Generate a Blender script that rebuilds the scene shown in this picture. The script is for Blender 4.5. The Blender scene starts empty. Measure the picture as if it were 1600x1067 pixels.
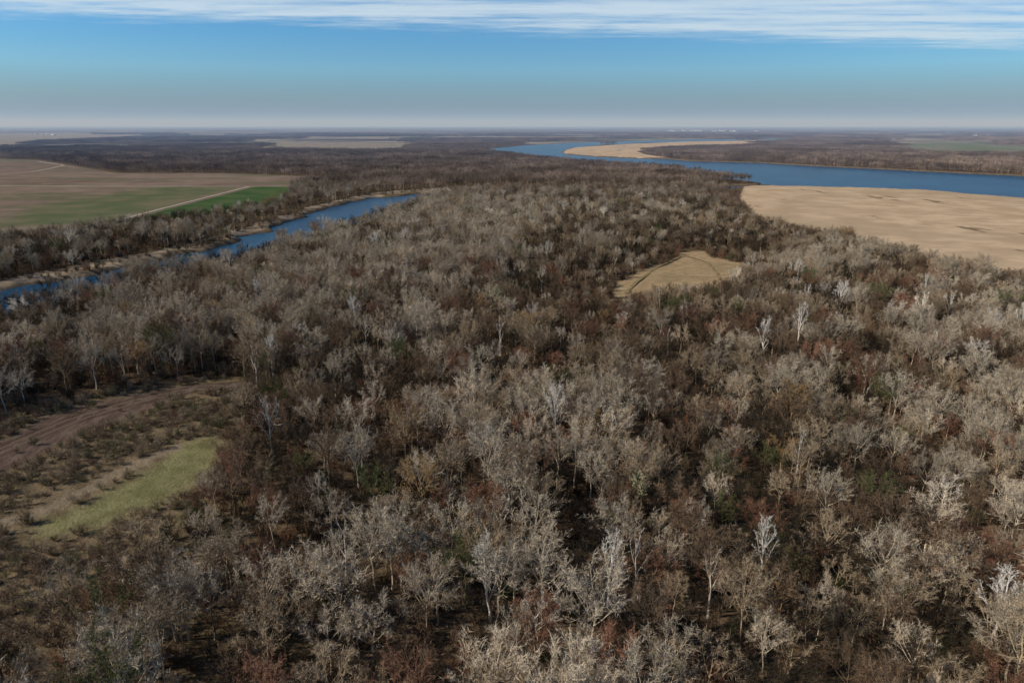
import bpy, math, random
import numpy as np
from mathutils import Vector
rng=np.random.default_rng(7)
sc=bpy.context.scene
sc.view_settings.view_transform='Standard'
sc.view_settings.look='None'
sc.view_settings.exposure=0

# ------------------------------------------------------------ map (metres, plan view)
MAIN=[(2654,6423),(1923,6115),(962,5346),(427,4748),(74,4131),(-112,3553),(-60,2850),(157,2178),(344,1897),(416,1766),(451,1552),(499,1422),(484,1384),(470,1369),(503,1339),(654,1297),(743,1244),(817,1108),(930,860),(1400,560),(2600,300),(2600,900),(1309,1297),(1183,1621),(1056,1784),(901,1983),(776,2192),(587,2313),(533,2449),(452,2497),(330,2601),(218,2835),(220,3115),(288,3553),(521,4131),(824,4578),(1385,5131),(2007,5580),(2256,5705)]
BAR2=[(210,2900),(251,3277),(330,3655),(596,4131),(1068,4748),(2207,5580),(2095,5300),(1000,3750),(650,3300),(547,3115),(523,2770),(551,2497),(452,2497),(311,2656)]
BAR1=[(440,1320),(503,1339),(654,1297),(743,1244),(817,1108),(930,860),(1400,560),(1200,150),(600,200),(391,340),(372,440),(366,494),(358,561),(345,639),(305,770),(300,845),(325,939),(360,1100)]
W2=[(-700,60),(-520,230),(-430,403),(-366,478),(-351,510),(-325,552),(-306,611),(-287,695),(-275,798),(-272,888),(-263,1015),(-223,1129),(-174,1184),(-114,1244),(-36,1297),(120,1310),(364,1325),(482,1384),(505,1372),(445,1320),(380,1255),(193,1235),(-29,1205),(-100,1125),(-140,1000),(-163,870),(-182,765),(-200,665),(-221,585),(-248,540),(-271,500),(-290,450),(-305,407),(-322,365),(-355,295),(-430,150),(-540,-60)]
BANK=[(-381,499),(-369,539),(-346,589),(-322,645),(-308,748),(-294,856),(-281,1015),(-236,1195),(-183,1260),(-60,1318),(-36,1297),(-114,1244),(-174,1184),(-223,1129),(-263,1015),(-272,888),(-275,798),(-287,695),(-306,611),(-325,552),(-351,510),(-366,478),(-430,403),(-450,430)]
FIELD=[(-2821,2835),(-1742,2402),(-1552,2313),(-1264,2015),(-954,1687),(-769,1687),(-668,1664),(-462,1580),(-320,1521),(-393,1433),(-419,1325),(-360,1120),(-335,990),(-370,880),(-405,800),(-460,720),(-500,660),(-600,560),(-1500,700),(-3200,1800)]
GREEN1=[(-673,1310),(-499,1310),(-481,901),(-470,800),(-600,760),(-690,1000)]
GREEN2=[(-481,1310),(-415,1310),(-367,1139),(-340,1000),(-380,900),(-467,800)]
CLEAR1=[(62,425),(74,482),(90,506),(108,545),(132,575),(150,618),(172,625),(180,590),(194,562),(175,508),(152,484),(129,461),(94,445)]
CLEAR2=[(-233,226),(-203,249),(-194,255),(-182,269),(-162,284),(-138,294),(-114,284),(-107,249),(-106,235),(-93,195),(-95,170),(-98,150),(-101,132),(-106,112),(-118,85),(-260,70)]
DIRT=[(-204,194),(-186,226),(-186,246),(-174,265),(-142,284),(-141,269),(-152,249),(-163,226),(-168,200),(-182,169)]
TRACK=[(-230,175),(-196,196),(-180,222),(-172,246),(-158,265),(-138,280),(-118,285)]
GRASS=[(-108,234),(-121,226),(-121,211),(-127,196),(-132,182),(-140,176),(-134,162),(-121,168),(-104,186),(-99,207)]
PATH=[(-215,140),(-176,162),(-151,172),(-142,177),(-136,188),(-130,204),(-120,222)]
FARF=[(-1624,4748),(-597,4419),(-462,3194),(-675,3000),(-1124,3200)]
FARR=[(2473,4578),(2906,4748),(2797,3879),(2600,2900),(2147,2700),(1700,2700),(1745,3115)]
FARL=[(-7101,9900),(-6539,10727),(-3462,6423),(-3162,4748),(-2800,3900),(-6000,3600)]

def sdist(X,Y,poly,cl=80.0,closed=True):
    P=np.array(poly,float)
    out=np.full(X.shape,-cl)
    bb=(X>P[:,0].min()-cl)&(X<P[:,0].max()+cl)&(Y>P[:,1].min()-cl)&(Y<P[:,1].max()+cl)
    x=X[bb];y=Y[bb]
    d=np.full(x.shape,1e18);ins=np.zeros(x.shape,bool)
    n=len(P)
    for i in range(n if closed else n-1):
        ax,ay=P[i];bx,by=P[(i+1)%n]
        ex,ey=bx-ax,by-ay
        t=np.clip(((x-ax)*ex+(y-ay)*ey)/(ex*ex+ey*ey+1e-9),0,1)
        dd=(x-ax-t*ex)**2+(y-ay-t*ey)**2
        d=np.minimum(d,dd)
        if ay!=by and closed:
            c=((ay>y)!=(by>y))&(x<(bx-ax)*(y-ay)/(by-ay)+ax)
            ins^=c
    d=np.sqrt(d)
    out[bb]=np.clip(np.where(ins,d,-d),-cl,cl)
    return out

_perm=rng.random((256,256))
def vn(x,y):
    xi=np.floor(x).astype(int);yi=np.floor(y).astype(int)
    fx=x-xi;fy=y-yi
    fx=fx*fx*(3-2*fx);fy=fy*fy*(3-2*fy)
    g=lambda a,b:_perm[a&255,b&255]
    return (g(xi,yi)*(1-fx)+g(xi+1,yi)*fx)*(1-fy)+(g(xi,yi+1)*(1-fx)+g(xi+1,yi+1)*fx)*fy
def fbm(x,y,o=3):
    s=0;a=.5;t=0
    for k in range(o):
        s=s+a*vn(x*2**k+17*k,y*2**k+31*k);t+=a;a*=.5
    return s/t
def sm(a,b,x):
    t=np.clip((x-a)/(b-a),0,1);return t*t*(3-2*t)

def river_sd(X,Y):
    w=(fbm(X/38+5,Y/38+2,3)-.5)
    return np.maximum(sdist(X,Y,MAIN)+w*22,sdist(X,Y,W2)+w*34-1)
def clear1_sd(X,Y): return sdist(X,Y,CLEAR1)+(fbm(X/16+9,Y/16,3)-.5)*18
def faropen(X,Y):
    w=(fbm(X/260+1,Y/200+4,3)-.5)*170
    return np.maximum(sdist(X,Y,FARF)+w-15,np.maximum(sdist(X,Y,FARR)+w,sdist(X,Y,FARL)+w))
def openland(X,Y):
    o=np.maximum(np.maximum(river_sd(X,Y)+5,clear1_sd(X,Y)),faropen(X,Y))
    for P,m in ((BAR1,0),(BAR2,0),(BANK,-4),(FIELD,0),(CLEAR2,0)):
        o=np.maximum(o,sdist(X,Y,P)+m)
    return o
def far_forest(X,Y):
    r=np.sqrt(X*X+Y*Y)
    n=fbm(X/1100+3.1,Y/600+8.7,4)
    thr=0.05+0.48*sm(2500,4800,r)
    return sm(-0.03,0.03,n-thr)

# ------------------------------------------------------------ node helpers
def newmat(name):
    m=bpy.data.materials.new(name);m.use_nodes=True
    nt=m.node_tree;nt.nodes.clear()
    return m,nt
class NT:
    def __init__(s,nt): s.nt=nt
    def n(s,t,**k):
        nd=s.nt.nodes.new(t)
        for a,b in k.items(): setattr(nd,a,b)
        return nd
    def l(s,a,b): s.nt.links.new(a,b)
    def setin(s,sock,v):
        if isinstance(v,bpy.types.NodeSocket): s.l(v,sock)
        else: sock.default_value=v
    def math(s,op,a,b=0.0,c=0.0,clamp=False):
        nd=s.n('ShaderNodeMath',operation=op,use_clamp=clamp)
        s.setin(nd.inputs[0],a);s.setin(nd.inputs[1],b);s.setin(nd.inputs[2],c)
        return nd.outputs[0]
    def mix(s,f,a,b,bt='MIX'):
        nd=s.n('ShaderNodeMix',data_type='RGBA',blend_type=bt)
        s.setin(nd.inputs[0],f)
        for i,v in ((6,a),(7,b)):
            if isinstance(v,tuple) and len(v)==3: v=(*v,1)
            s.setin(nd.inputs[i],v)
        return nd.outputs[2]
    def noise(s,vec,scale,detail=4,rough=.55):
        nd=s.n('ShaderNodeTexNoise');nd.inputs['Scale'].default_value=scale
        nd.inputs['Detail'].default_value=detail;nd.inputs['Roughness'].default_value=rough
        s.l(vec,nd.inputs['Vector']);return nd.outputs[0]
    def rng(s,v,a,b,c=0.0,d=1.0):
        nd=s.n('ShaderNodeMapRange',interpolation_type='SMOOTHSTEP')
        s.setin(nd.inputs[0],v);nd.inputs[1].default_value=a;nd.inputs[2].default_value=b
        nd.inputs[3].default_value=c;nd.inputs[4].default_value=d
        return nd.outputs[0]
    def attr(s,name,typ='GEOMETRY'):
        nd=s.n('ShaderNodeAttribute',attribute_type=typ,attribute_name=name);return nd
    def scalevec(s,v,sx,sy,sz,rot=0):
        nd=s.n('ShaderNodeMapping');s.l(v,nd.inputs[0]);nd.inputs['Scale'].default_value=(sx,sy,sz)
        nd.inputs['Rotation'].default_value=(0,0,rot);return nd.outputs[0]

# ------------------------------------------------------------ ground sheet
R=np.exp(np.linspace(math.log(200),math.log(62000),860))
ys=R-500
ys[0]=-500
S=np.linspace(-1,1,720)
YY=np.repeat(ys[:,None],720,1)
XX=S[None,:]*(0.98*(np.maximum(YY,-100)+520))
X=XX.ravel();Y=YY.ravel()
att={}
att['d_river']=river_sd(X,Y)
att['d_sand']=np.maximum(sdist(X,Y,BAR1),sdist(X,Y,BAR2))
att['d_bank']=sdist(X,Y,BANK)
att['d_field']=sdist(X,Y,FIELD)
att['d_green1']=sdist(X,Y,GREEN1)
att['d_green2']=sdist(X,Y,GREEN2)
att['d_clear1']=clear1_sd(X,Y)
att['d_clear2']=sdist(X,Y,CLEAR2)
att['d_dirt']=sdist(X,Y,DIRT)
att['d_track']=sdist(X,Y,TRACK,closed=False)
att['d_grass']=sdist(X,Y,GRASS)
att['d_path']=sdist(X,Y,PATH,closed=False)
att['d_far']=faropen(X,Y)
att['d_fargreen']=sdist(X,Y,FARR)
att['forest']=far_forest(X,Y)
Z=-7.0*sm(-7,14,att['d_river'])
Z+=(fbm(X/35,Y/35,3)-.5)*1.0*sm(0,-30,att['d_field'])*(1-sm(-30,0,att['d_river']))*(Y<3000)
co=np.stack([X,Y,Z],1)
nr,nc=len(ys),720
ii=np.arange(nr-1)[:,None]*nc+np.arange(nc-1)[None,:]
ii=ii.ravel()
quads=np.stack([ii,ii+1,ii+nc+1,ii+nc],1)

def build_mesh(name,co,faces,att,mat,smooth=True):
    used=np.unique(faces)
    remap=np.full(len(co),-1);remap[used]=np.arange(len(used))
    f=remap[faces];c=co[used]
    me=bpy.data.meshes.new(name)
    me.vertices.add(len(c));me.vertices.foreach_set('co',c.astype(np.float32).ravel())
    k=f.shape[1]
    me.loops.add(f.size);me.loops.foreach_set('vertex_index',f.astype(np.int32).ravel())
    me.polygons.add(len(f));me.polygons.foreach_set('loop_start',np.arange(0,f.size,k,dtype=np.int32))
    me.polygons.foreach_set('loop_total',np.full(len(f),k,np.int32))
    if smooth: me.polygons.foreach_set('use_smooth',np.ones(len(f),bool))
    me.update(calc_edges=True);me.validate()
    for a,v in att.items():
        at=me.attributes.new(a,'FLOAT','POINT');at.data.foreach_set('value',v[used].astype(np.float32))
    if mat: me.materials.append(mat)
    ob=bpy.data.objects.new(name,me);sc.collection.objects.link(ob)
    return ob

# ground material
gm,nt=newmat('ground_mat');g=NT(nt)
geo=g.n('ShaderNodeNewGeometry');pos=geo.outputs['Position']
A={k:g.attr(k).outputs['Fac'] for k in att}
n1=g.noise(pos,.02,5);n2=g.noise(pos,.15,5,.65);n3=g.noise(pos,.9,4,.7);n4=g.noise(pos,.004,4)
wob=g.math('MULTIPLY',g.math('SUBTRACT',n2,.5),9.0)
def M(name,w=1.5,off=0.0,wobk=1.0):
    v=g.math('ADD',A[name],g.math('MULTIPLY',wob,wobk))
    return g.rng(v,off-w,off+w)
floor_=g.mix(g.rng(n2,.35,.65),(.068,.048,.030),(.145,.10,.062))
floor_=g.mix(g.rng(n1,.45,.7),floor_,(.115,.085,.046))
floor_=g.mix(g.rng(n3,.5,.7),floor_,(.04,.03,.019))
farland=g.mix(g.rng(g.noise(g.scalevec(pos,1,1.8,1),.0022,4),.4,.6),(.17,.14,.11),(.30,.25,.18))
farland=g.mix(g.rng(g.noise(g.scalevec(pos,1.2,1,1),.0015,3),.54,.6),farland,(.10,.12,.065))
farland=g.mix(g.rng(g.noise(g.scalevec(pos,.6,1.4,1),.0009,4),.50,.56),farland,(.065,.054,.044))
col=g.mix(A['forest'],farland,floor_)
col=g.mix(M('d_far',3),col,g.mix(g.rng(n1,.4,.6),(.19,.16,.115),(.27,.225,.16)))
col=g.mix(M('d_fargreen',3),col,g.mix(g.rng(n4,.4,.6),(.20,.185,.12),(.13,.155,.08)))
# farm field
rows=g.n('ShaderNodeTexWave',bands_direction='X');rows.inputs['Scale'].default_value=.05;rows.inputs['Distortion'].default_value=1.0;rows.inputs['Detail'].default_value=2
g.l(pos,rows.inputs['Vector'])
fld=g.mix(g.rng(n4,.35,.65),(.15,.108,.082),(.22,.162,.122))
fld=g.mix(g.rng(g.noise(g.scalevec(pos,.25,1,1,.1),.012,4),.48,.66),fld,(.125,.12,.07))
fld=g.mix(g.math('MULTIPLY',rows.outputs[1],.25),fld,(.10,.08,.06))
fld=g.mix(g.math('MULTIPLY',g.rng(n1,.4,.7),.5),fld,(.26,.19,.145))
grn=g.mix(g.rng(n1,.35,.65),(.07,.105,.045),(.125,.125,.065))
grn2=g.mix(g.rng(n1,.35,.7),(.045,.085,.032),(.08,.105,.045))
fld=g.mix(g.math('MULTIPLY',M('d_green1',28,8),.75),fld,grn)
fld=g.mix(M('d_green2',4),fld,grn2)
col=g.mix(M('d_field',3),col,fld)
# clearings
stripe=g.n('ShaderNodeTexWave',bands_direction='X');stripe.inputs['Scale'].default_value=.12;stripe.inputs['Distortion'].default_value=2.5;stripe.inputs['Detail'].default_value=2
g.l(g.scalevec(pos,1,1,1,.5),stripe.inputs['Vector'])
c1=g.mix(g.rng(n2,.35,.65),(.30,.205,.11),(.41,.295,.17))
c1=g.mix(g.math('MULTIPLY',stripe.outputs[1],.4),c1,(.22,.16,.08))
c1=g.mix(g.math('MULTIPLY',g.rng(n1,.48,.62),.6),c1,(.22,.17,.09))
col=g.mix(M('d_clear1',3),col,c1)
c2=g.mix(g.rng(n2,.35,.65),(.12,.088,.052),(.20,.15,.09))
c2=g.mix(g.rng(n1,.5,.65),c2,(.16,.13,.07))
c2=g.mix(g.rng(n3,.5,.7),c2,(.075,.056,.034))
col=g.mix(M('d_clear2',3),col,c2)
ds=g.noise(g.scalevec(pos,1,.28,1,-.65),.22,5,.65)
col=g.mix(g.math('MULTIPLY',M('d_dirt',4),g.rng(ds,.2,.45)),col,g.mix(g.rng(ds,.42,.62),(.085,.058,.045),(.145,.105,.078)))
tr_=g.math('ADD',A['d_track'],g.math('MULTIPLY',wob,.45))
col=g.mix(g.rng(tr_,-6,-4),col,g.mix(g.rng(ds,.35,.65),(.062,.041,.032),(.10,.07,.052)))
rut=g.math('MULTIPLY',g.rng(tr_,-3.2,-2.4),g.rng(tr_,-1.0,-1.8))
col=g.mix(g.math('MULTIPLY',rut,.6),col,(.16,.12,.088))
col=g.mix(g.math('MULTIPLY',M('d_grass',5,2,1.6),.85),col,g.mix(g.rng(n2,.3,.7),(.125,.125,.05),(.22,.205,.095)))
pth=g.math('ADD',A['d_path'],g.math('MULTIPLY',wob,.7))
col=g.mix(g.math('MULTIPLY',g.rng(pth,-4,-1.2),.65),col,g.mix(n2,(.19,.145,.10),(.30,.235,.16)))
# banks
mud=g.mix(g.rng(n2,.35,.65),(.10,.075,.048),(.24,.175,.115))
band=g.math('MULTIPLY',g.rng(g.math('ADD',A['d_river'],wob),-10,-6),.85)
col=g.mix(band,col,mud)
bm=g.rng(g.math('ADD',A['d_bank'],g.math('MULTIPLY',g.math('SUBTRACT',g.noise(pos,.03,4,.6),.54),46)),-2,2)
col=g.mix(bm,col,g.mix(g.rng(n1,.4,.6),mud,(.31,.24,.165)))
snd=g.mix(g.rng(n1,.35,.65),(.42,.30,.185),(.55,.405,.26))
snd=g.mix(g.math('MULTIPLY',g.rng(g.noise(g.scalevec(pos,.4,1,1,.35),.05,5,.65),.45,.65),.5),snd,(.35,.25,.155))
snd=g.mix(g.rng(g.noise(g.scalevec(pos,1,.35,1,.5),.02,5,.6),.6,.68),snd,(.19,.135,.085))
snd=g.mix(g.math('MULTIPLY',g.rng(n4,.5,.65),.6),snd,(.36,.265,.17))
col=g.mix(M('d_sand',2.5),col,snd)
wet=g.rng(g.math('ADD',A['d_river'],g.math('MULTIPLY',wob,.4)),-2,3)
col=g.mix(wet,col,(.10,.08,.055))
bs=g.n('ShaderNodeBsdfDiffuse');g.l(col,bs.inputs[0])
bump=g.n('ShaderNodeBump');bump.inputs['Strength'].default_value=.6;bump.inputs['Distance'].default_value=1.0
g.l(n3,bump.inputs['Height']);g.l(bump.outputs[0],bs.inputs['Normal'])
o=g.n('ShaderNodeOutputMaterial');g.l(bs.outputs[0],o.inputs[0])

cen=lambda a:a[quads].mean(1)
lab=np.zeros(len(quads),int)
lab[cen(att['d_field'])>0]=1
lab[cen(att['d_sand'])>0]=2
lab[cen(att['d_clear1'])>0]=3
lab[cen(att['d_clear2'])>0]=4
for L,nm in enumerate(('ground','farm_field','sandbar','grass_clearing','scrub_meadow')):
    build_mesh(nm,co,quads[lab==L],att,gm)

# ------------------------------------------------------------ water
wm,nt=newmat('water_mat');g=NT(nt)
geo=g.n('ShaderNodeNewGeometry');pos=geo.outputs['Position']
w1=g.noise(g.scalevec(pos,1,.6,1,.4),.25,4,.6);w2=g.noise(g.scalevec(pos,1,.5,1,.6),.012,5,.65)
pb=g.n('ShaderNodeBsdfPrincipled')
g.l(g.mix(g.rng(w2,.35,.65),(.004,.040,.088),(.008,.064,.120)),pb.inputs['Base Color'])
pb.inputs['Roughness'].default_value=.28
pb.inputs['Specular IOR Level'].default_value=.16
bump=g.n('ShaderNodeBump');bump.inputs['Strength'].default_value=1;bump.inputs['Distance'].default_value=1.2
g.l(w1,bump.inputs['Height']);g.l(bump.outputs[0],pb.inputs['Normal'])
o=g.n('ShaderNodeOutputMaterial');g.l(pb.outputs[0],o.inputs[0])
wc=np.array([(-3000,-480,-3.2),(4200,-480,-3.2),(4200,7600,-3.2),(-3000,7600,-3.2)],float)
build_mesh('river_water',wc,np.array([[0,1,2,3]]),{},wm,False)

# ------------------------------------------------------------ roads
rm,nt=newmat('dirt_road_mat');g=NT(nt)
pos=g.n('ShaderNodeNewGeometry').outputs['Position']
d=g.n('ShaderNodeBsdfDiffuse');g.l(g.mix(g.noise(pos,.3,4),(.27,.225,.17),(.46,.40,.31)),d.inputs[0])
o=g.n('ShaderNodeOutputMaterial');g.l(d.outputs[0],o.inputs[0])
tm,nt=newmat('grass_track_mat');g=NT(nt)
pos=g.n('ShaderNodeNewGeometry').outputs['Position']
d=g.n('ShaderNodeBsdfDiffuse');g.l(g.mix(g.rng(g.noise(pos,.25,4,.7),.35,.6),(.14,.12,.05),(.28,.2,.105)),d.inputs[0])
o=g.n('ShaderNodeOutputMaterial');g.l(d.outputs[0],o.inputs[0])
def ribbon(name,pts,w,mat,z=.45,wig=1.0):
    pts=[Vector((a,b,0)) for a,b in pts];P=[]
    for a,b in zip(pts[:-1],pts[1:]):
        n=max(2,int((b-a).length/8))
        for k in range(n): P.append(a.lerp(b,k/n))
    P.append(pts[-1]);V=[];F=[]
    for i,q in enumerate(P):
        t=(P[min(i+1,len(P)-1)]-P[max(i-1,0)]).normalized();s=Vector((-t.y,t.x,0))
        off=s*(math.sin(i*.7)*.4+random.uniform(-.3,.3))*wig
        ww=w/2*random.uniform(.85,1.15)
        V+= [(*(q+off+s*ww).xy,z),(*(q+off-s*ww).xy,z)]
        if i: F.append([2*i-2,2*i-1,2*i+1,2*i])
    build_mesh(name,np.array(V,float),np.array(F),{},mat,False)
random.seed(3)
ribbon('dirt_road',[(-1500,1345),(-972,1325),(-793,1312),(-493,1310),(-415,1312)],7,rm,.2)
ribbon('dirt_road',[(-493,1306),(-487,1100),(-481,901),(-470,760)],5,rm,.2)
ribbon('dirt_road',[(-1199,1642),(-1185,1734),(-1230,1880),(-1282,2015),(-1498,2231)],7,rm,.2)
ribbon('grass_track',[(78,455),(92,492),(112,535),(146,590)],2.4,tm)
ribbon('grass_track',[(152,600),(164,565),(160,525),(154,498)],2.2,tm)

# ------------------------------------------------------------ tree generator
class Geo:
    def __init__(s): s.v=[];s.f=[];s.l=[]
    def tube(s,pts,rad,k,lvl):
        base=len(s.v)
        for i,(p,r) in enumerate(zip(pts,rad)):
            t=(pts[min(i+1,len(pts)-1)]-pts[max(i-1,0)]).normalized()
            a=t.orthogonal().normalized();b=t.cross(a)
            for j in range(k):
                th=2*math.pi*j/k
                s.v.append(p+(a*math.cos(th)+b*math.sin(th))*r);s.l.append(lvl)
        for i in range(len(pts)-1):
            for j in range(k):
                a0=base+i*k+j;a1=base+i*k+(j+1)%k
                s.f.append((a0,a1,a1+k));s.f.append((a0,a1+k,a0+k))
    def blade(s,p,q,w,lvl):
        d=(q-p);n=d.cross(rv()).normalized()*w*.5
        b=len(s.v);s.v+=[p-n,p+n,q];s.l+=[lvl]*3;s.f.append((b,b+1,b+2))
def rv():
    while 1:
        v=Vector((random.uniform(-1,1),random.uniform(-1,1),random.uniform(-1,1)))
        if .05<v.length<1:return v.normalized()
def tree(seed,h=24,cr=6.5,clear=.35,nl=7,nsub=6,ntw=5,nfine=8,tr=.30,fw=.08,sparse=1.0,leafy=0,fork=0,dome=.38):
    random.seed(seed);G=Geo()
    lean=Vector((random.uniform(-1,1),random.uniform(-1,1),0))*h*.03
    top=Vector((0,0,h*(.6 if fork else .8)))+lean*2
    N=6;tp=[];tra=[]
    for i in range(N+1):
        t=i/N
        tp.append(Vector((0,0,0)).lerp(top,t)+Vector((random.uniform(-1,1),random.uniform(-1,1),0))*.25*(0<i<N))
        tra.append(tr*(1-(.6 if fork else .82)*t)*(1.25 if i==0 else 1))
    tp[0].z=-.6
    G.tube(tp,tra,5,0)
    def tpt(t):
        f=t*N;i=min(int(f),N-1);return tp[i].lerp(tp[i+1],f-i)
    c=Vector((lean.x,lean.y,h*.62))
    for li in range(nl):
        t0=(clear+ (.92-clear)*(li/(nl-1)))/1.0*random.uniform(.92,1.05);t0=min(t0,.98)
        if fork: t0=min(.98,.62+.36*(li/(nl-1))*random.uniform(.9,1.05))
        p0=tpt(t0)
        az=li*2.4+random.uniform(-.5,.5)
        el=random.uniform(.05,.45)+ 1.0*(li/(nl-1))
        rr=cr*random.uniform(.75,1.15)
        tgt=c+Vector((math.cos(az)*math.cos(el)*rr,math.sin(az)*math.cos(el)*rr,math.sin(el)*h*dome*random.uniform(.8,1.05)))
        if tgt.z<p0.z+2: tgt.z=p0.z+2+random.random()*2
        mid=p0.lerp(tgt,.5)+Vector((math.cos(az),math.sin(az),0))*rr*.12+rv()*.5
        pts=[];rad=[];r0=tr*.46*random.uniform(.8,1.1)*(1.1-.4*t0)
        for k in range(5):
            t=k/4
            pts.append(p0*(1-t)**2+mid*2*t*(1-t)+tgt*t*t);rad.append(r0*(1-.8*t))
        G.tube(pts,rad,4,.3)
        for si in range(nsub):
            t=.3+.7*(si+random.random()*.6)/nsub;t=min(t,1)
            q0=p0*(1-t)**2+mid*2*t*(1-t)+tgt*t*t
            tan=((mid-p0)*(1-t)+(tgt-mid)*t).normalized()
            outw=(q0-c).normalized()
            d=(tan*.7+outw*.5+rv()*.75+Vector((0,0,.25))).normalized()
            l=cr*random.uniform(.36,.6)*(1.1-.45*t)
            q1=q0+d*l*.5+rv()*.15*l;q2=q0+d*l+Vector((0,0,l*.1))+rv()*.1*l
            G.tube([q0,q1,q2],[r0*.42,r0*.28,r0*.12],3,.6)
            for wi in range(ntw):
                tt=.2+.8*(wi+random.random())/ntw
                w0=q0.lerp(q1,tt*2) if tt<.5 else q1.lerp(q2,tt*2-1)
                dd=(d*.75+rv()*.8+Vector((0,0,.25))).normalized()
                wl=random.uniform(1.1,2.0)*cr/6.5
                w1=w0+dd*wl
                G.blade(w0,w1,fw*1.5,.8)
                for fi in range(nfine):
                    if random.random()>sparse: continue
                    f0=w0.lerp(w1,random.uniform(.1,1))
                    fd=(dd*.7+rv()*.85+Vector((0,0,.2))).normalized()
                    G.blade(f0,f0+fd*random.uniform(.6,1.3)*cr/6.5,fw,1.0)
                    if leafy and random.random()<leafy:
                        e=f0+fd*.6;G.blade(e,e+rv()*.5,.4,1.0)
    return G
def lowcrown(G,x,y,h,cr,nb=26,nk=9,w=.2):
    G.tube([Vector((x,y,-.6)),Vector((x,y,h*.8))],[.28,.06],3,0)
    c=Vector((x,y,h*.62))
    for i in range(nb):
        d=rv();d.z=abs(d.z)*1.15-.3
        e=c+Vector((d.x*cr,d.y*cr,d.z*h*.33))*random.uniform(.7,1.05)
        b=Vector((x,y,h*random.uniform(.3,.6)))
        G.blade(b,e,.28,.4)
        for k in range(nk):
            p=b.lerp(e,random.uniform(.5,1))
            dd=((e-b).normalized()*.8+rv()*.9+Vector((0,0,.3))).normalized()
            G.blade(p,p+dd*random.uniform(1.3,2.6)*cr/6,w,1)
def lowtree(seed,h,cr):
    """same build with few, stouter twigs, for trees far across the forest"""
    random.seed(seed);G=Geo();lowcrown(G,0,0,h,cr);return G
def shrub(seed,h=7,r=3,n=12,nf=18,fw=.11):
    random.seed(seed);G=Geo()
    for i in range(n):
        az=random.uniform(0,6.28);rr=r*math.sqrt(random.random())
        b=Vector((math.cos(az)*rr*.3,math.sin(az)*rr*.3,-.3))
        e=Vector((math.cos(az)*rr,math.sin(az)*rr,h*random.uniform(.55,1)*(1-.35*(rr/r)**2)))
        m=b.lerp(e,.5)+rv()*.3
        G.tube([b,m,e],[.09,.06,.02],3,.5)
        for k in range(nf):
            t=random.uniform(.25,1);p=b.lerp(m,t*2) if t<.5 else m.lerp(e,t*2-1)
            d=((e-b).normalized()*.6+rv()*.9+Vector((0,0,.3))).normalized();l=random.uniform(.8,1.9)
            G.blade(p,p+d*l,fw,1)
            for z in range(2):
                p2=p+d*l*random.uniform(.2,.9);G.blade(p2,p2+(d+rv()).normalized()*random.uniform(.5,1.1),fw*.9,1)
    return G
def grove(seed,size=60,sp=9.0):
    random.seed(seed);G=Geo();n=int(size/sp)
    for i in range(n):
        for j in range(n):
            x=(i+.5+random.uniform(-.5,.5))*sp-size/2;y=(j+.5+random.uniform(-.5,.5))*sp-size/2
            h=random.uniform(13,23);cr=random.uniform(4.5,7)
            b=Vector((x,y,-1));G.tube([b,Vector((x,y,h*.75))],[.35,.12],3,0)
            c=Vector((x,y,h*.62))
            for k in range(40):
                d=rv();d.z=abs(d.z)*1.1-.35
                p=c+Vector((d.x*cr,d.y*cr,d.z*h*.36))*random.uniform(.5,1)
                dd=(d*.7+rv()*.7+Vector((0,0,.5))).normalized()
                G.blade(p-dd*1.2,p+dd*1.6,random.uniform(.4,.8),1)
    return G
def stand(seed,n=8,size=24):
    """a small stand of trees"""
    random.seed(seed);G=Geo()
    for i in range(n):
        gx,gy=i%3,i//3
        x=(gx-1)*size/3+random.uniform(-3,3);y=(gy-1)*size/3+random.uniform(-3,3)
        lowcrown(G,x,y,random.uniform(14,24),random.uniform(4,6.2),14,7,.34)
    return G

def treemat(name,fixed=None):
    m,nt=newmat(name);g=NT(nt)
    if fixed is None: c=g.attr('tcol','INSTANCER').outputs['Color']
    else:
        rgb=g.n('ShaderNodeRGB');rgb.outputs[0].default_value=(*fixed,1);c=rgb.outputs[0]
    lv=g.attr('lvl').outputs['Fac']
    oi=g.n('ShaderNodeObjectInfo')
    k=g.rng(lv,0,1,1.15,.97)
    k=g.math('MULTIPLY',k,g.math('ADD',g.math('MULTIPLY',oi.outputs['Random'],.35),.82))
    cc=g.n('ShaderNodeVectorMath',operation='SCALE');g.l(c,cc.inputs[0]);g.l(k,cc.inputs['Scale'])
    d=g.n('ShaderNodeBsdfDiffuse');g.l(cc.outputs[0],d.inputs[0])
    o=g.n('ShaderNodeOutputMaterial');g.l(d.outputs[0],o.inputs[0]);return m
inst_mat=treemat('bark_and_twigs')
def gmesh(name,G,mat):
    me=bpy.data.meshes.new(name);me.from_pydata([tuple(v) for v in G.v],[],G.f);me.update()
    at=me.attributes.new('lvl','FLOAT','POINT');at.data.foreach_set('value',np.array(G.l,np.float32))
    me.materials.append(mat);return me
def proto(colname,items,mat):
    col=bpy.data.collections.new(colname)
    for i,(nm,G) in enumerate(items):
        ob=bpy.data.objects.new(f"{i:02d}_{nm}",gmesh(nm,G,mat));col.objects.link(ob)
    return col
T=[]
for i in range(4): T.append(('spreading_tree',tree(10+i,21+i,6.6,.32,10,6,5,8,fw=.08,fork=1,dome=.33)))
for i in range(3): T.append(('rounded_tree',tree(30+i,21+i,5.7,.38,9,6,5,8,tr=.26,fw=.08,fork=1,dome=.33)))
for i in range(3): T.append(('young_tree',tree(50+i,16+i,4.6,.25,8,5,5,8,tr=.18,fw=.08,dome=.34)))
T.append(('sparse_tree',tree(61,26,4.8,.4,7,5,4,4,tr=.4)))
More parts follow.
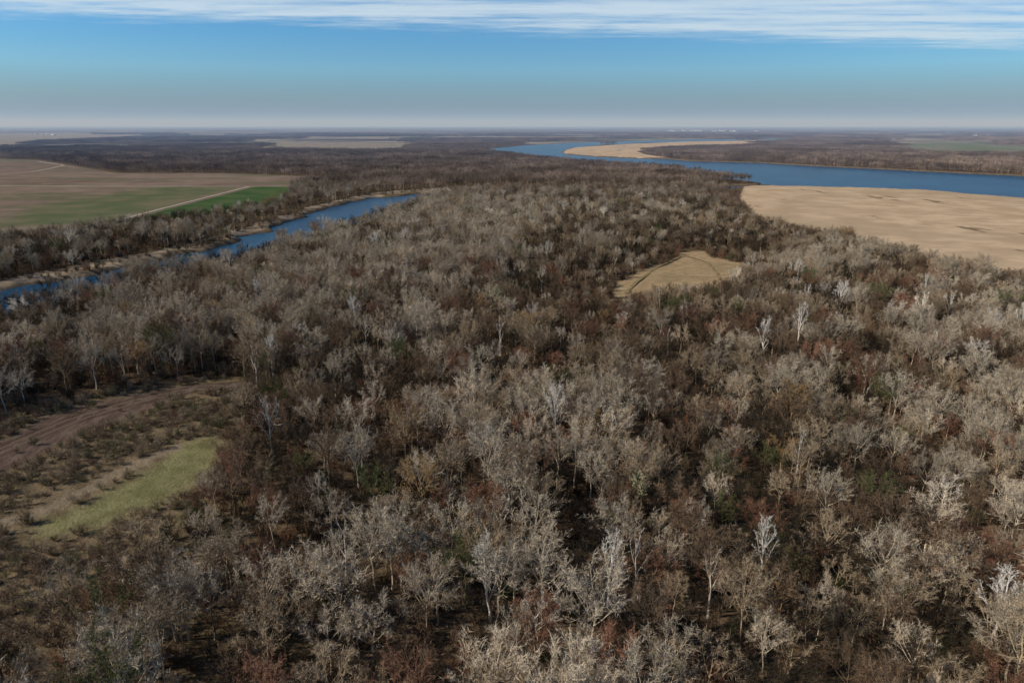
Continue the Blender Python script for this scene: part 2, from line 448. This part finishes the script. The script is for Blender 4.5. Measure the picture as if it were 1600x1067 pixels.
T.append(('snag_tree',tree(62,22,3.5,.45,5,3,3,2,tr=.36)))
for i in range(6): T.append(('far_tree',lowtree(70+i,18.5+1.2*i,5.2+.3*i)))
trees_col=proto('tree_kinds',T,inst_mat)
shr_col=proto('shrub_kinds',[('shrub',shrub(80+i,5+1.3*i,2.4+.35*i)) for i in range(4)],inst_mat)
std_col=proto('stand_kinds',[('stand',stand(110+i)) for i in range(6)],inst_mat)
grv_col=proto('grove_kinds',[('grove',grove(90+i)) for i in range(4)],inst_mat)

def scatter(name,pts,var,rot,scl,colr,col):
    me=bpy.data.meshes.new(name);n=len(pts)
    me.vertices.add(n);me.vertices.foreach_set('co',pts.astype(np.float32).ravel())
    a=me.attributes.new('var','INT','POINT');a.data.foreach_set('value',var.astype(np.int32))
    a=me.attributes.new('rot','FLOAT','POINT');a.data.foreach_set('value',rot.astype(np.float32))
    a=me.attributes.new('scl','FLOAT_VECTOR','POINT');a.data.foreach_set('vector',scl.astype(np.float32).ravel())
    c4=np.concatenate([colr,np.ones((n,1))],1)
    a=me.attributes.new('tcol','FLOAT_COLOR','POINT');a.data.foreach_set('color',c4.astype(np.float32).ravel())
    ob=bpy.data.objects.new(name,me);sc.collection.objects.link(ob)
    ng=bpy.data.node_groups.new(name+'_scatter','GeometryNodeTree')
    ng.interface.new_socket('Geometry',in_out='INPUT',socket_type='NodeSocketGeometry')
    ng.interface.new_socket('Geometry',in_out='OUTPUT',socket_type='NodeSocketGeometry')
    N=ng.nodes.new;L=ng.links.new
    gi=N('NodeGroupInput');go=N('NodeGroupOutput')
    m2p=N('GeometryNodeMeshToPoints');L(gi.outputs[0],m2p.inputs[0])
    ci=N('GeometryNodeCollectionInfo');ci.inputs[0].default_value=col
    ci.inputs['Separate Children'].default_value=True;ci.inputs['Reset Children'].default_value=True
    iop=N('GeometryNodeInstanceOnPoints');L(m2p.outputs[0],iop.inputs['Points']);L(ci.outputs[0],iop.inputs['Instance'])
    iop.inputs['Pick Instance'].default_value=True
    def na(nm,t):
        x=N('GeometryNodeInputNamedAttribute');x.data_type=t;x.inputs[0].default_value=nm
        return x.outputs['Attribute']
    L(na('var','INT'),iop.inputs['Instance Index'])
    cx=N('ShaderNodeCombineXYZ');L(na('rot','FLOAT'),cx.inputs[2]);L(cx.outputs[0],iop.inputs['Rotation'])
    L(na('scl','FLOAT_VECTOR'),iop.inputs['Scale'])
    L(iop.outputs[0],go.inputs[0])
    md=ob.modifiers.new('scatter','NODES');md.node_group=ng
    return ob

def jgrid(y0,y1,sp,k=.9,pad=90,jit=.46):
    gy=np.arange(y0,y1,sp);xm=k*y1+pad;gx=np.arange(-xm,xm,sp)
    a,b=np.meshgrid(gx,gy);a=a.ravel();b=b.ravel()
    a=a+rng.uniform(-jit,jit,a.shape)*sp;b=b+rng.uniform(-jit,jit,b.shape)*sp
    m=np.abs(a)<k*np.maximum(b,0)+pad
    return a[m],b[m]
C=lambda *a:np.array(a,float)
GRAY=C(.46,.38,.275);TAN=C(.35,.265,.17);BRN=C(.17,.115,.073);DRK=C(.05,.040,.028);RED=C(.24,.125,.078);OCH=C(.35,.225,.105);PALE=C(.62,.55,.45);OLV=C(.10,.105,.045)
def pick(probs,u):
    cs=np.cumsum(probs,1);return (u[:,None]>cs).sum(1).clip(0,probs.shape[1]-1)
def blob(x,y,cx,cy,rx,ry): return np.exp(-((x-cx)/rx)**2-((y-cy)/ry)**2)
def colours(x,y):
    n=len(x);big=fbm(x/80,y/110,3);med=fbm(x/26+40,y/36+9,2)
    dark=1.4*blob(x,y,40,520,40,110)+1.3*blob(x,y,160,670,120,45)+.8*blob(x,y,0,300,60,50)+.9*blob(x,y,-75,235,25,60)+.8*blob(x,y,150,405,120,50)+.45*blob(x,y,90,170,80,60)+.5*blob(x,y,200,350,80,80)+.25*blob(x,y,20,150,60,40)
    light=1.1*blob(x,y,-60,800,150,250)+.6*blob(x,y,-150,450,90,120)+.3*blob(x,y,-60,330,80,90)+.3*blob(x,y,20,240,50,50)
    lv=big*2.4-1.38+(med-.5)*2.4+light-dark
    pg=sm(-.5,.7,lv)
    p=np.zeros((n,8))
    p[:,0]=.11+.64*pg;p[:,1]=.21;p[:,2]=.26*(1-pg)+.06;p[:,3]=.50*(1-pg)+.07
    p[:,4]=.075*(y<500);p[:,5]=.008+.06*blob(x,y,-140,420,60,90);p[:,6]=.014+.03*(med>.62);p[:,7]=.03
    p/=p.sum(1)[:,None]
    k=pick(p,rng.random(n))
    pal=np.stack([GRAY,TAN,BRN,DRK,RED,OCH,PALE,OLV])
    c=pal[k]*rng.uniform(.7,1.2,(n,1))
    return c,k,pg
def hz(x,y): return np.zeros(len(x))

# canopy trees
x,y=jgrid(-60,1250,6.4,.86)
op=openland(x,y)+rng.uniform(-2,2,len(x))
keep=(op<-2)&(far_forest(x,y)>.5)
keep&=~((np.abs(x)<14)&(np.abs(y)<14))
keep&=(y<800)|(rng.random(len(x))<.75)
keep&=rng.random(len(x))<(.62+.38*sm(.36,.48,fbm(x/20,y/20,2)))
x=x[keep];y=y[keep];c,k,pg=colours(x,y)
var=rng.integers(0,10,len(x))
var=np.where(k==0,rng.integers(0,7,len(x)),var)
var=np.where(k==6,rng.choice([4,5,10,11],len(x)),var)
var=np.where(k==3,rng.integers(4,10,len(x)),var)
dst=np.hypot(x,y)
var=np.where(dst>650+rng.uniform(-120,120,len(x)),rng.integers(12,18,len(x)),var)
s=rng.uniform(.6,1.08,len(x))*(.88+.17*pg)*(.85+.3*fbm(x/45+3,y/45+8,2))
s=np.where(k==3,s*.88,s)
lowz=np.maximum(sdist(x,y,BAR1),sdist(x,y,CLEAR1)+8)
s=s*(.5+.5*sm(-4,-34,lowz))
scl=np.stack([s*rng.uniform(.95,1.2,len(x)),s*rng.uniform(.95,1.2,len(x)),s*rng.uniform(.9,1.05,len(x))],1)
brn=sm(-40,-8,sdist(x,y,BAR1))[:,None]*.7
c=c*(1-brn)+C(.18,.118,.073)*brn
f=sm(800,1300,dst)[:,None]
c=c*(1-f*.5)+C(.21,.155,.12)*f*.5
scatter('forest_trees',np.stack([x,y,hz(x,y)],1),var,rng.uniform(0,6.28,len(x)),scl,c,trees_col)
# mid-distance stands
x,y=jgrid(1262,2700,22,.86,jit=.3)
op=openland(x,y);keep=(op<-8)&(far_forest(x,y)>.5)
x=x[keep];y=y[keep];n=len(x)
c=(C(.26,.195,.15)[None]*rng.uniform(.5,1.4,(n,1)))*(.25+1.3*fbm(x/110,y/110,3))[:,None]
s=rng.uniform(.8,1.15,n)
scatter('far_bank_forest',np.stack([x,y,hz(x,y)],1),rng.integers(0,6,n),rng.uniform(0,6.28,n),np.stack([s,s,s],1),c,std_col)
# understory
x,y=jgrid(-60,720,4.9)
op=openland(x,y)+rng.uniform(-4,4,len(x))
keep=((op<1)&(rng.random(len(x))<.82))
x=x[keep];y=y[keep]
pal=np.stack([BRN*1.1,DRK,TAN*.75,RED*.9,OLV*.9]);
kk=pick(np.tile([[.38,.25,.15,.15,.07]],(len(x),1)),rng.random(len(x)))
c=pal[kk]*rng.uniform(.7,1.15,(len(x),1))
s=rng.uniform(.4,1.1,len(x))
scatter('understory_shrubs',np.stack([x,y,hz(x,y)],1),rng.integers(0,4,len(x)),rng.uniform(0,6.28,len(x)),np.stack([s,s,s],1),c,shr_col)
# scattered brush on the river bank
x,y=jgrid(380,1300,6,.5)
op=sdist(x,y,BANK);keep=(op>-3)&(rng.random(len(x))<.28)&(river_sd(x,y)<-3)
x=x[keep];y=y[keep];n=len(x);s=rng.uniform(.3,.9,n)
scatter('bank_shrubs',np.stack([x,y,hz(x,y)-.2],1),rng.integers(0,4,n),rng.uniform(0,6.28,n),np.stack([s,s,s],1),C(.17,.13,.09)[None]*rng.uniform(.6,1.5,(n,1)),shr_col)
# meadow scrub
x,y=jgrid(80,310,2.8)
d2=sdist(x,y,CLEAR2);dd=sdist(x,y,DIRT);dg=sdist(x,y,GRASS);dp=sdist(x,y,PATH,closed=False);dt=sdist(x,y,TRACK,closed=False)
dn=fbm(x/14,y/14,2)
keep=(d2>0)&(dp<-4)&(dt<-6)&(dg<0)&(rng.random(len(x))<np.where(dd>-1,.10,.4+.6*(dn>.42)))
x=x[keep];y=y[keep]
pal=np.stack([C(.22,.165,.105),C(.28,.215,.14),C(.14,.125,.065),C(.20,.135,.09)])
c=pal[rng.integers(0,4,len(x))]*rng.uniform(.8,1.2,(len(x),1))
s=rng.uniform(.2,.62,len(x))
scatter('meadow_shrubs',np.stack([x,y,hz(x,y)],1),rng.integers(0,4,len(x)),rng.uniform(0,6.28,len(x)),np.stack([s*1.3,s*1.3,s],1),c,shr_col)
# distant forest groves
x,y=jgrid(2700,9500,52,.86,jit=.25)
op=openland(x,y)
keep=(op<-22)&(far_forest(x,y)>.5)
x=x[keep];y=y[keep]
n=len(x);c=(C(.22,.165,.13)[None]*rng.uniform(.75,1.25,(n,1)))*(.3+1.2*fbm(x/300,y/300,3))[:,None]
s=rng.uniform(.85,1.1,n)
scatter('distant_forest',np.stack([x,y,hz(x,y)],1),rng.integers(0,4,n),rng.integers(0,4,n)*1.5708,np.stack([s,s,s],1),c,grv_col)

# ------------------------------------------------------------ individually standing trees
syc=treemat('sycamore_bark',(.62,.57,.49));ivory=treemat('dead_wood',(.48,.43,.36));och=treemat('ochre_leaves',(.38,.28,.15));lime=treemat('pale_leaf',(.36,.34,.20))
def solo(name,seed,x,y,h,cr,mat,**k):
    ob=bpy.data.objects.new(name,gmesh(name,tree(seed,h,cr,**k),mat));ob.location=(x,y,0);sc.collection.objects.link(ob)
S_=dict(nl=9,nsub=6,ntw=5,nfine=5,tr=.42,fw=.085,clear=.3)
for i,(x,y,h,cr) in enumerate([(-5,132,23,3.6),(16,222,23,5),(23,137,21,3.0),(-174,312,26,4),(106,124,20,4.5),(122,315,23,4),(-92,590,25,7),(-116,578,24,5),(62,144,20,3.2),(-108,290,22,3),(193,389,24,5),(-150,390,25,4),(-85,355,23,4),(262,335,24,5)]):
    solo('sycamore_tree',200+i,x,y,h,cr,syc,**S_)
for i,(x,y,h) in enumerate([(-41,143,22),(90,194,22),(30,140,20),(-112,280,20),(46,133,20)]):
    solo('dead_tree',230+i,x,y,h,3.2,ivory,nl=5,nsub=3,ntw=2,nfine=1,tr=.34,clear=.45)
solo('leafy_tree',240,36,176,15,2.6,lime,nl=7,nsub=5,ntw=5,nfine=6,tr=.2,clear=.2,leafy=.7)
solo('leafy_tree',241,-3,232,16,3.4,och,nl=7,nsub=5,ntw=5,nfine=6,tr=.2,clear=.2,leafy=.4)
solo('leafy_tree',242,-10,395,18,7,lime,nl=8,nsub=5,ntw=5,nfine=6,tr=.3,clear=.2,leafy=.3)

# ------------------------------------------------------------ far-off farm buildings and elevators
bm_,nt=newmat('painted_metal');g=NT(nt)
pos=g.n('ShaderNodeNewGeometry').outputs['Position']
d=g.n('ShaderNodeBsdfDiffuse');g.l(g.mix(g.noise(pos,.02,3),(.55,.55,.52),(.8,.8,.78)),d.inputs[0])
o=g.n('ShaderNodeOutputMaterial');g.l(d.outputs[0],o.inputs[0])
def town(name,cx,cy,n,w,seed,big=1.0):
    random.seed(seed);V=[];F=[]
    for i in range(n):
        x=cx+random.uniform(-w,w);y=cy+random.uniform(-w*.5,w*.5)
        if random.random()<.3:
            r=random.uniform(8,14)*big;h=random.uniform(20,38)*big;b=len(V);k=10
            for z,rr in ((0,r),(h,r),(h+r*.5,.5)):
                for j in range(k): V.append((x+rr*math.cos(6.283*j/k),y+rr*math.sin(6.283*j/k),z))
            for q in range(2):
                for j in range(k): F.append([b+q*k+j,b+q*k+(j+1)%k,b+(q+1)*k+(j+1)%k,b+(q+1)*k+j])
        else:
            L,W,h=random.uniform(25,70)*big,random.uniform(15,25)*big,random.uniform(7,12)*big;b=len(V)
            V+=[(x-L,y-W,0),(x+L,y-W,0),(x+L,y+W,0),(x-L,y+W,0),(x-L,y-W,h),(x+L,y-W,h),(x+L,y+W,h),(x-L,y+W,h),(x-L,y,h*1.5),(x+L,y,h*1.5)]
            F+=[[b,b+1,b+5,b+4],[b+2,b+3,b+7,b+6],[b+4,b+5,b+9,b+8],[b+6,b+7,b+8,b+9],[b,b+4,b+8,b+3],[b+1,b+2,b+9,b+5]]
    build_mesh(name,np.array(V,float),np.array(F),{},bm_,False)
town('distant_town',3700,13000,20,800,5,.7)
town('farm_buildings',-2250,8700,7,160,6,.6)
town('farm_buildings',-5300,8200,6,200,8,.6)
town('farm_buildings',4600,7000,6,160,9,.5)

# ------------------------------------------------------------ haze layer over the far country
hm,nt=newmat('haze_mat');g=NT(nt)
vs=g.n('ShaderNodeVolumeScatter');vs.inputs['Color'].default_value=(.32,.49,.78,1);vs.inputs['Density'].default_value=1.0e-4;vs.inputs['Anisotropy'].default_value=0
o=g.n('ShaderNodeOutputMaterial');g.l(vs.outputs[0],o.inputs['Volume'])
a,b,zl,zh=70000,70000,-30,500
V=np.array([(-a,1400,zl),(a,1400,zl),(a,b,zl),(-a,b,zl),(-a,1400,zh),(a,1400,zh),(a,b,zh),(-a,b,zh)],float)
F=np.array([[3,2,1,0],[4,5,6,7],[0,1,5,4],[1,2,6,5],[2,3,7,6],[3,0,4,7]])
build_mesh('atmospheric_haze',V,F,{},hm,False)

# ------------------------------------------------------------ sky
EL,AZ=34,-98
w=bpy.data.worlds.new('World');sc.world=w;w.use_nodes=True;nt=w.node_tree;nt.nodes.clear();g=NT(nt)
sky=g.n('ShaderNodeTexSky',sky_type='NISHITA');sky.sun_disc=False
sky.sun_elevation=math.radians(EL);sky.sun_rotation=math.radians(AZ%360)
sky.altitude=100;sky.air_density=1.0;sky.dust_density=.6;sky.ozone_density=3
tc=g.n('ShaderNodeTexCoord');sep=g.n('ShaderNodeSeparateXYZ');g.l(tc.outputs['Generated'],sep.inputs[0])
zc=g.math('MAXIMUM',sep.outputs[2],.02)
px=g.math('DIVIDE',sep.outputs[0],zc);py=g.math('DIVIDE',sep.outputs[1],zc)
cv=g.n('ShaderNodeCombineXYZ');g.l(px,cv.inputs[0]);g.l(py,cv.inputs[1])
edge=g.math('SUBTRACT',g.math('ADD',8.6,g.math('MULTIPLY',px,.26)),py)
st=g.noise(g.scalevec(cv.outputs[0],.22,1.3,1,-.2),1.0,7,.62)
st2=g.noise(g.scalevec(cv.outputs[0],.9,2.2,1,-.1),1.0,6,.7)
ed=g.math('ADD',edge,g.math('MULTIPLY',g.math('SUBTRACT',st2,.5),2.4))
m1=g.rng(ed,-.3,1.3)
m2=g.rng(g.math('ADD',g.math('MULTIPLY',st,.65),g.math('MULTIPLY',st2,.35)),.30,.58)
cm=g.math('MULTIPLY',g.math('MULTIPLY',m1,m2),g.rng(edge,6,3.5))
cm=g.math('MULTIPLY',cm,.8)
tint=g.n('ShaderNodeValToRGB');g.l(sep.outputs[2],tint.inputs[0])
cr=tint.color_ramp;cr.elements[0].position=0;cr.elements[0].color=(.19,.30,.48,1)
cr.elements[1].position=.17;cr.elements[1].color=(.27,.79,1.24,1)
e_=cr.elements.new(.07);e_.color=(.48,.87,1.18,1)
e_=cr.elements.new(.03);e_.color=(.36,.54,.76,1)
e_=cr.elements.new(.45);e_.color=(.42,.60,.78,1)
skyc=g.mix(1.0,sky.outputs[0],tint.outputs[0],'MULTIPLY')
fin=g.mix(cm,skyc,(6.6,7.8,8.6))
bg=g.n('ShaderNodeBackground');g.l(fin,bg.inputs[0]);bg.inputs[1].default_value=.10
o=g.n('ShaderNodeOutputWorld');g.l(bg.outputs[0],o.inputs[0])
sd=bpy.data.lights.new('sun','SUN');sd.energy=5.0;sd.angle=math.radians(.53);sd.color=(1,.92,.80)
so=bpy.data.objects.new('sun',sd);sc.collection.objects.link(so)
e,a=math.radians(EL),math.radians(AZ)
D=Vector((math.sin(a)*math.cos(e),math.cos(a)*math.cos(e),math.sin(e)))
so.rotation_euler=D.to_track_quat('Z','Y').to_euler()
# ------------------------------------------------------------ camera
cd=bpy.data.cameras.new('camera');cd.sensor_width=36;cd.lens=24.0;cd.clip_start=1;cd.clip_end=200000
cam=bpy.data.objects.new('camera',cd);sc.collection.objects.link(cam)
cam.location=(0,0,110);cam.rotation_euler=(math.radians(90-17.58),0,0);sc.camera=cam
